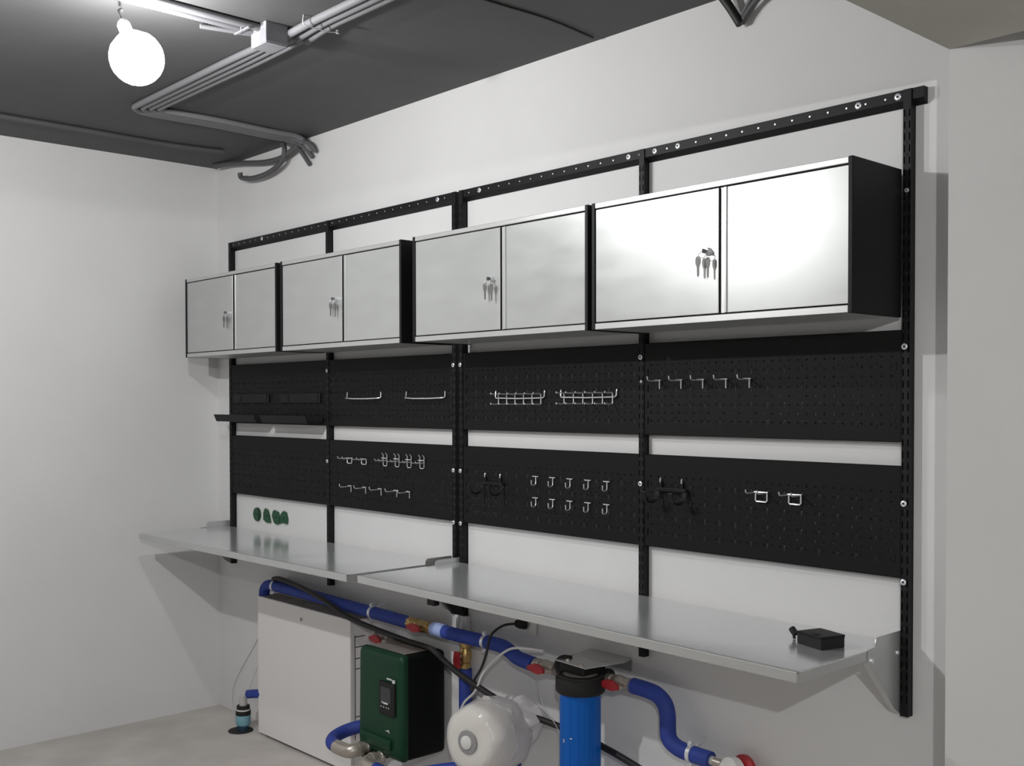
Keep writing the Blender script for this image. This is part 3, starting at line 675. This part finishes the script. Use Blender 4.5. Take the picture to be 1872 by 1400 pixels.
# ------------------------------------------------------------------ blue water filter
fx, fy = 2.606, -.120
ft = thing('water_filter', (fx, fy, .30), 'big blue water filter canister with a black cap hanging on the wall', 'filter')
prof = [(.0, .285), (.046, .287), (.062, .300), (.0655, .33), (.0670, .40), (.0675, .60), (.0680, .672)]
obj('canister', MB().lathe([(r, h) for r, h in prof], (fx, fy, 0), (0, 0, 1), 40), 'bluef', ft, True)
for k in range(14):
    q = 2 * PI * k / 14
    obj('rib', MB().box(-.003, .003, -.002, .003, .34, .618) if False else MB().prism([(fx + .0668 * math.cos(q) - .003 * math.sin(q), fy + .0668 * math.sin(q) + .003 * math.cos(q), .36), (fx + .0692 * math.cos(q), fy + .0692 * math.sin(q), .36), (fx + .0668 * math.cos(q) + .003 * math.sin(q), fy + .0668 * math.sin(q) - .003 * math.cos(q), .36)], (0, 0, .285)), 'bluef', ft)
obj('cap_ring', MB().lathe([(.078, .660), (.083, .666), (.083, .708), (.078, .716), (.060, .720)], (fx, fy, 0), (0, 0, 1), 40), 'matte', ft, True)
obj('cap_dust', MB().lathe([(.076, .7165), (.050, .7215)], (fx, fy, 0), (0, 0, 1), 40), 'dust', ft, True)
obj('head', MB().box(fx - .075, fx + .040, fy - .03, fy + .085, .716, .752, .010, 3), 'matte', ft, True)
obj('port', MB().lathe([(.024, -.10), (.024, .0), (.030, .0), (.032, .012), (.032, .028), (.024, .032)], (fx - .075, fy + .06, .712), (-1, 0, 0), 18), 'matte', ft, True)
obj('port', MB().lathe([(.022, 0), (.026, .004), (.026, .020), (.020, .022)], (fx + .045, fy + .075, .708), (1, 0, 0), 18), 'matte', ft, True)
obj('bracket_plate', MB().prism([(fx - .085, fy - .03, .753), (fx + .065, fy - .045, .753), (fx + .105, fy + .10, .757), (fx + .10, YW - .001, .762), (fx - .09, YW - .001, .762)], (0, 0, .003)), 'galv_lip', ft, label='metal mounting plate')
obj('bracket_back', MB().box(fx - .09, fx + .10, YW - .004, YW - .001, .72, .765), 'galv_lip', ft)
for a_, b_ in ((-.05, -.01), (.03, -.03), (-.03, .05), (.06, .05)): obj('bolt', MB().lathe([(.008, 0), (.008, .005)], (fx + a_, fy + b_, .757), (0, 0, 1), 6), 'nickel', ft)
obj('curved_arm', MB().tube([(fx - .080, fy - .02, .712), (fx - .090, fy - .02, .742), (fx - .078, fy - .005, .760), (fx - .05, fy + .01, .761)], .009, 10, 4), 'matte', ft, True)
obj('sticker', MB().box(fx - .012, fx - .009, fy - .0690, fy - .0655, .50, .512).box(fx + .016, fx + .023, fy - .0672, fy - .0635, .517, .521), 'mark', ft, label='small white specks')
tag(obj('capillary_wire', MB().tube([(2.345, -.08, .675), (2.352, -.07, .62), (2.375, -.065, .55), (2.44, -.07, .50), (2.475, -.08, .47)], .0016, 6, 5), 'greyp', None, True), 'thin pale wire hanging from the valve left of the filter', 'wire')

# ------------------------------------------------------------------ wrapped expansion tank
tx, tz, ty = 2.262, .452, -.31
ax = Vector((.16, -.985, .05)).normalized()
tk = thing('expansion_tank', (tx, -.2, .30), 'round pressure tank wrapped in clear plastic between the pump and the filter', 'tank')
c_ = Vector((tx, ty, tz))
from mathutils import noise
obj('vessel', MB().lathe([(.0, -.215), (.06, -.21), (.104, -.185), (.116, -.15), (.118, -.06), (.115, -.025), (.098, .0), (.05, .008)], c_, ax, 40), 'cream', tk, True)
def crumple(mb, amp, f=22):
    out = []
    for v in mb.v:
        d = Vector(v) - c_; h = d.dot(ax); rad = d - ax * h; L = rad.length
        k = noise.noise(d * f) + .6 * abs(noise.noise(d * f * 1.9 + Vector((3, 1, 2))))
        k2 = noise.noise(d * f * .8 + Vector((7, 7, 7)))
        if L > 1e-3: rad = rad * (1 + amp * k * min(1, L / .1) / .14)
        out.append(tuple(c_ + ax * (h + amp * .8 * k2 * min(1, L / .05)) + rad))
    mb.v = out; return mb
bagp = [(.02, -.240), (.07, -.235), (.110, -.215), (.127, -.17), (.129, -.13), (.128, -.09), (.127, -.05), (.123, -.025), (.112, -.004), (.098, .008), (.085, .013), (.062, .015), (.045, .015), (.03, .014)]
obj('plastic_wrap', crumple(MB().lathe(bagp, c_, ax, 64), .008, 15), 'film', tk, True)
obj('air_valve_cap', MB().lathe([(.038, .006), (.041, .010), (.041, .018), (.028, .021), (.024, .020)], c_, ax, 24), 'ringgrey', tk, True)
obj('valve_button', MB().lathe([(.0235, .012), (.0235, .024), (.016, .028)], c_, ax, 20), 'wpl', tk, True)
# slack of the wrapping gathered behind and above the tank
path = catmull([c_ - ax * .10, c_ - ax * .15 + Vector((.006, 0, .004)), c_ - ax * .20 + Vector((.025, 0, .020)), c_ - ax * .235 + Vector((.055, -.005, .045)), c_ - ax * .24 + Vector((.085, -.01, .070)), c_ - ax * .235 + Vector((.10, -.01, .095))], 6)
rad_ = [.131 - .095 * (i / (len(path) - 1)) ** 1.6 - (.03 if i == len(path) - 1 else 0) for i in range(len(path))]
fl = MB().tube(path, rad_, 44)
fl.v = [tuple(Vector(v) + Vector((noise.noise(Vector(v) * 19), noise.noise(Vector(v) * 19 + Vector((5, 5, 5))) * .5, noise.noise(Vector(v) * 19 + Vector((9, 2, 4))))) * .020) for v in fl.v]
fl.v = [(x, min(y, YW - .004), z) for x, y, z in fl.v]
obj('loose_wrap', fl, 'film', tk, True, label='loose crumpled end of the plastic')
obj('mount', MB().tube([c_ - ax * .23, Vector((tx + .0, YW - .001, tz - .01))], .012, 12), 'wpl', tk, True)
obj('foot_pipe', MB().tube([Vector((tx + .01, -.16, tz - .12)), Vector((tx + .01, -.16, 0))], .018, 12), 'nickel', tk, True)

# ------------------------------------------------------------------ hose, cables, sockets
tag(obj('black_hose', MB().tube([(.50, -.052, .772), (.56, -.055, .7805), (.70, -.065, .775), (.86, -.082, .764), (1.02, -.090, .738), (1.19, -.085, .692), (1.43, -.080, .667), (1.60, -.080, .657), (1.75, -.085, .654), (1.80, -.088, .642), (1.97, -.105, .592), (2.245, -.10, .527), (2.46, -.045, .486), (2.64, -.040, .462), (2.80, -.05, .436), (2.95, -.06, .405)], .0115, 12, 6), 'hose', None, True), 'long black hose sagging diagonally across the pipes and the tank', 'hose')
so = thing('wall_socket', (2.215, YW, .80), 'white wall socket just under the right worktop edge', 'socket')
obj('face_plate', MB().box(2.150, 2.250, YW - .010, YW - .0005, .768, .862, .004, 2), 'wpl', so, True)
obj('socket_well', MB().lathe([(.022, 0), (.022, .001)], (2.19, YW - .010, .815), (0, -1, 0), 20), 'greyp', so)
pg = thing('plug_cable', (2.18, -.02, .80), 'black mains plug with its cable hanging from the wall socket', 'cable')
obj('plug', MB().lathe([(.020, 0), (.021, .012), (.018, .030), (.010, .044)], (2.20, YW - .010, .805), (-.55, -.8, .05), 16), 'matte', pg, True)
obj('cord', MB().tube([(2.178, -.014, .807), (2.15, -.055, .800), (2.125, -.092, .765), (2.11, -.100, .70), (2.085, -.104, .64), (2.04, -.10, .585), (2.04, -.115, .55)], .0048, 8, 6), 'hose', pg, True)
tag(obj('white_cable', MB().tube([(2.37, -.06, .745), (2.30, -.085, .746), (2.235, -.096, .735), (2.165, -.10, .690), (2.10, -.108, .625), (2.07, -.112, .565), (2.03, -.10, .53), (1.97, -.09, .485), (1.93, -.085, .43)], .0045, 8, 6), 'wpl', None, True), 'pale cable curving down beside the black plug cable', 'cable')
tag(obj('vertical_duct', MB().box(1.842, 1.872, YW - .022, YW - .001, .30, .784, .003, 2), 'wpl'), 'white upright cable duct below the paired uprights', 'duct')
# small pump fitting in its floor hole
bx, by = .293, -.105
bt = thing('drain_fitting', (bx, by, 0), 'small bottle-shaped fitting with a cyan band in a hole in the floor', 'fitting')
obj('dark_base', MB().lathe([(.022, .0), (.026, .012), (.030, .030)], (bx, by, 0), (0, 0, 1), 20), 'dblue', bt, True)
obj('cyan_band', MB().lathe([(.030, .028), (.035, .034), (.036, .076), (.036, .080)], (bx, by, 0), (0, 0, 1), 20), 'cyan', bt, True, label='cyan label band')
obj('black_band', MB().lathe([(.0365, .080), (.0365, .102)], (bx, by, 0), (0, 0, 1), 20), 'matte', bt, True)
obj('white_ring', MB().lathe([(.034, .102), (.034, .109)], (bx, by, 0), (0, 0, 1), 20), 'wpl', bt, True)
obj('black_collar', MB().lathe([(.0325, .109), (.0315, .126)], (bx, by, 0), (0, 0, 1), 20), 'matte', bt, True)
obj('grey_elbow', MB().tube([(bx, by, .126), (bx, by, .150), (bx, by, .165), (bx + .006, by + .004, .176), (bx + .02, by + .01, .180)], .019, 14, 3), 'greyp', bt, True)
tag(obj('floor_hole', MB().lathe([(.062, 0), (.060, .003), (.030, .0015)], (bx - .008, by - .01, 0), (0, 0, 1), 24), 'hole'), 'dark dirty ring of the hole in the floor near the corner', 'hole')
tag(obj('sensor_cable', MB().tube([(.405, -.02, .57), (.36, -.03, .50), (.275, -.05, .38), (.20, -.07, .27), (.165, -.09, .18), (.185, -.105, .09), (.225, -.115, .04), (.255, -.12, .012)], .003, 6, 6), 'greyp', None, True), 'thin grey cable hanging from the white cabinet to the floor hole', 'cable')
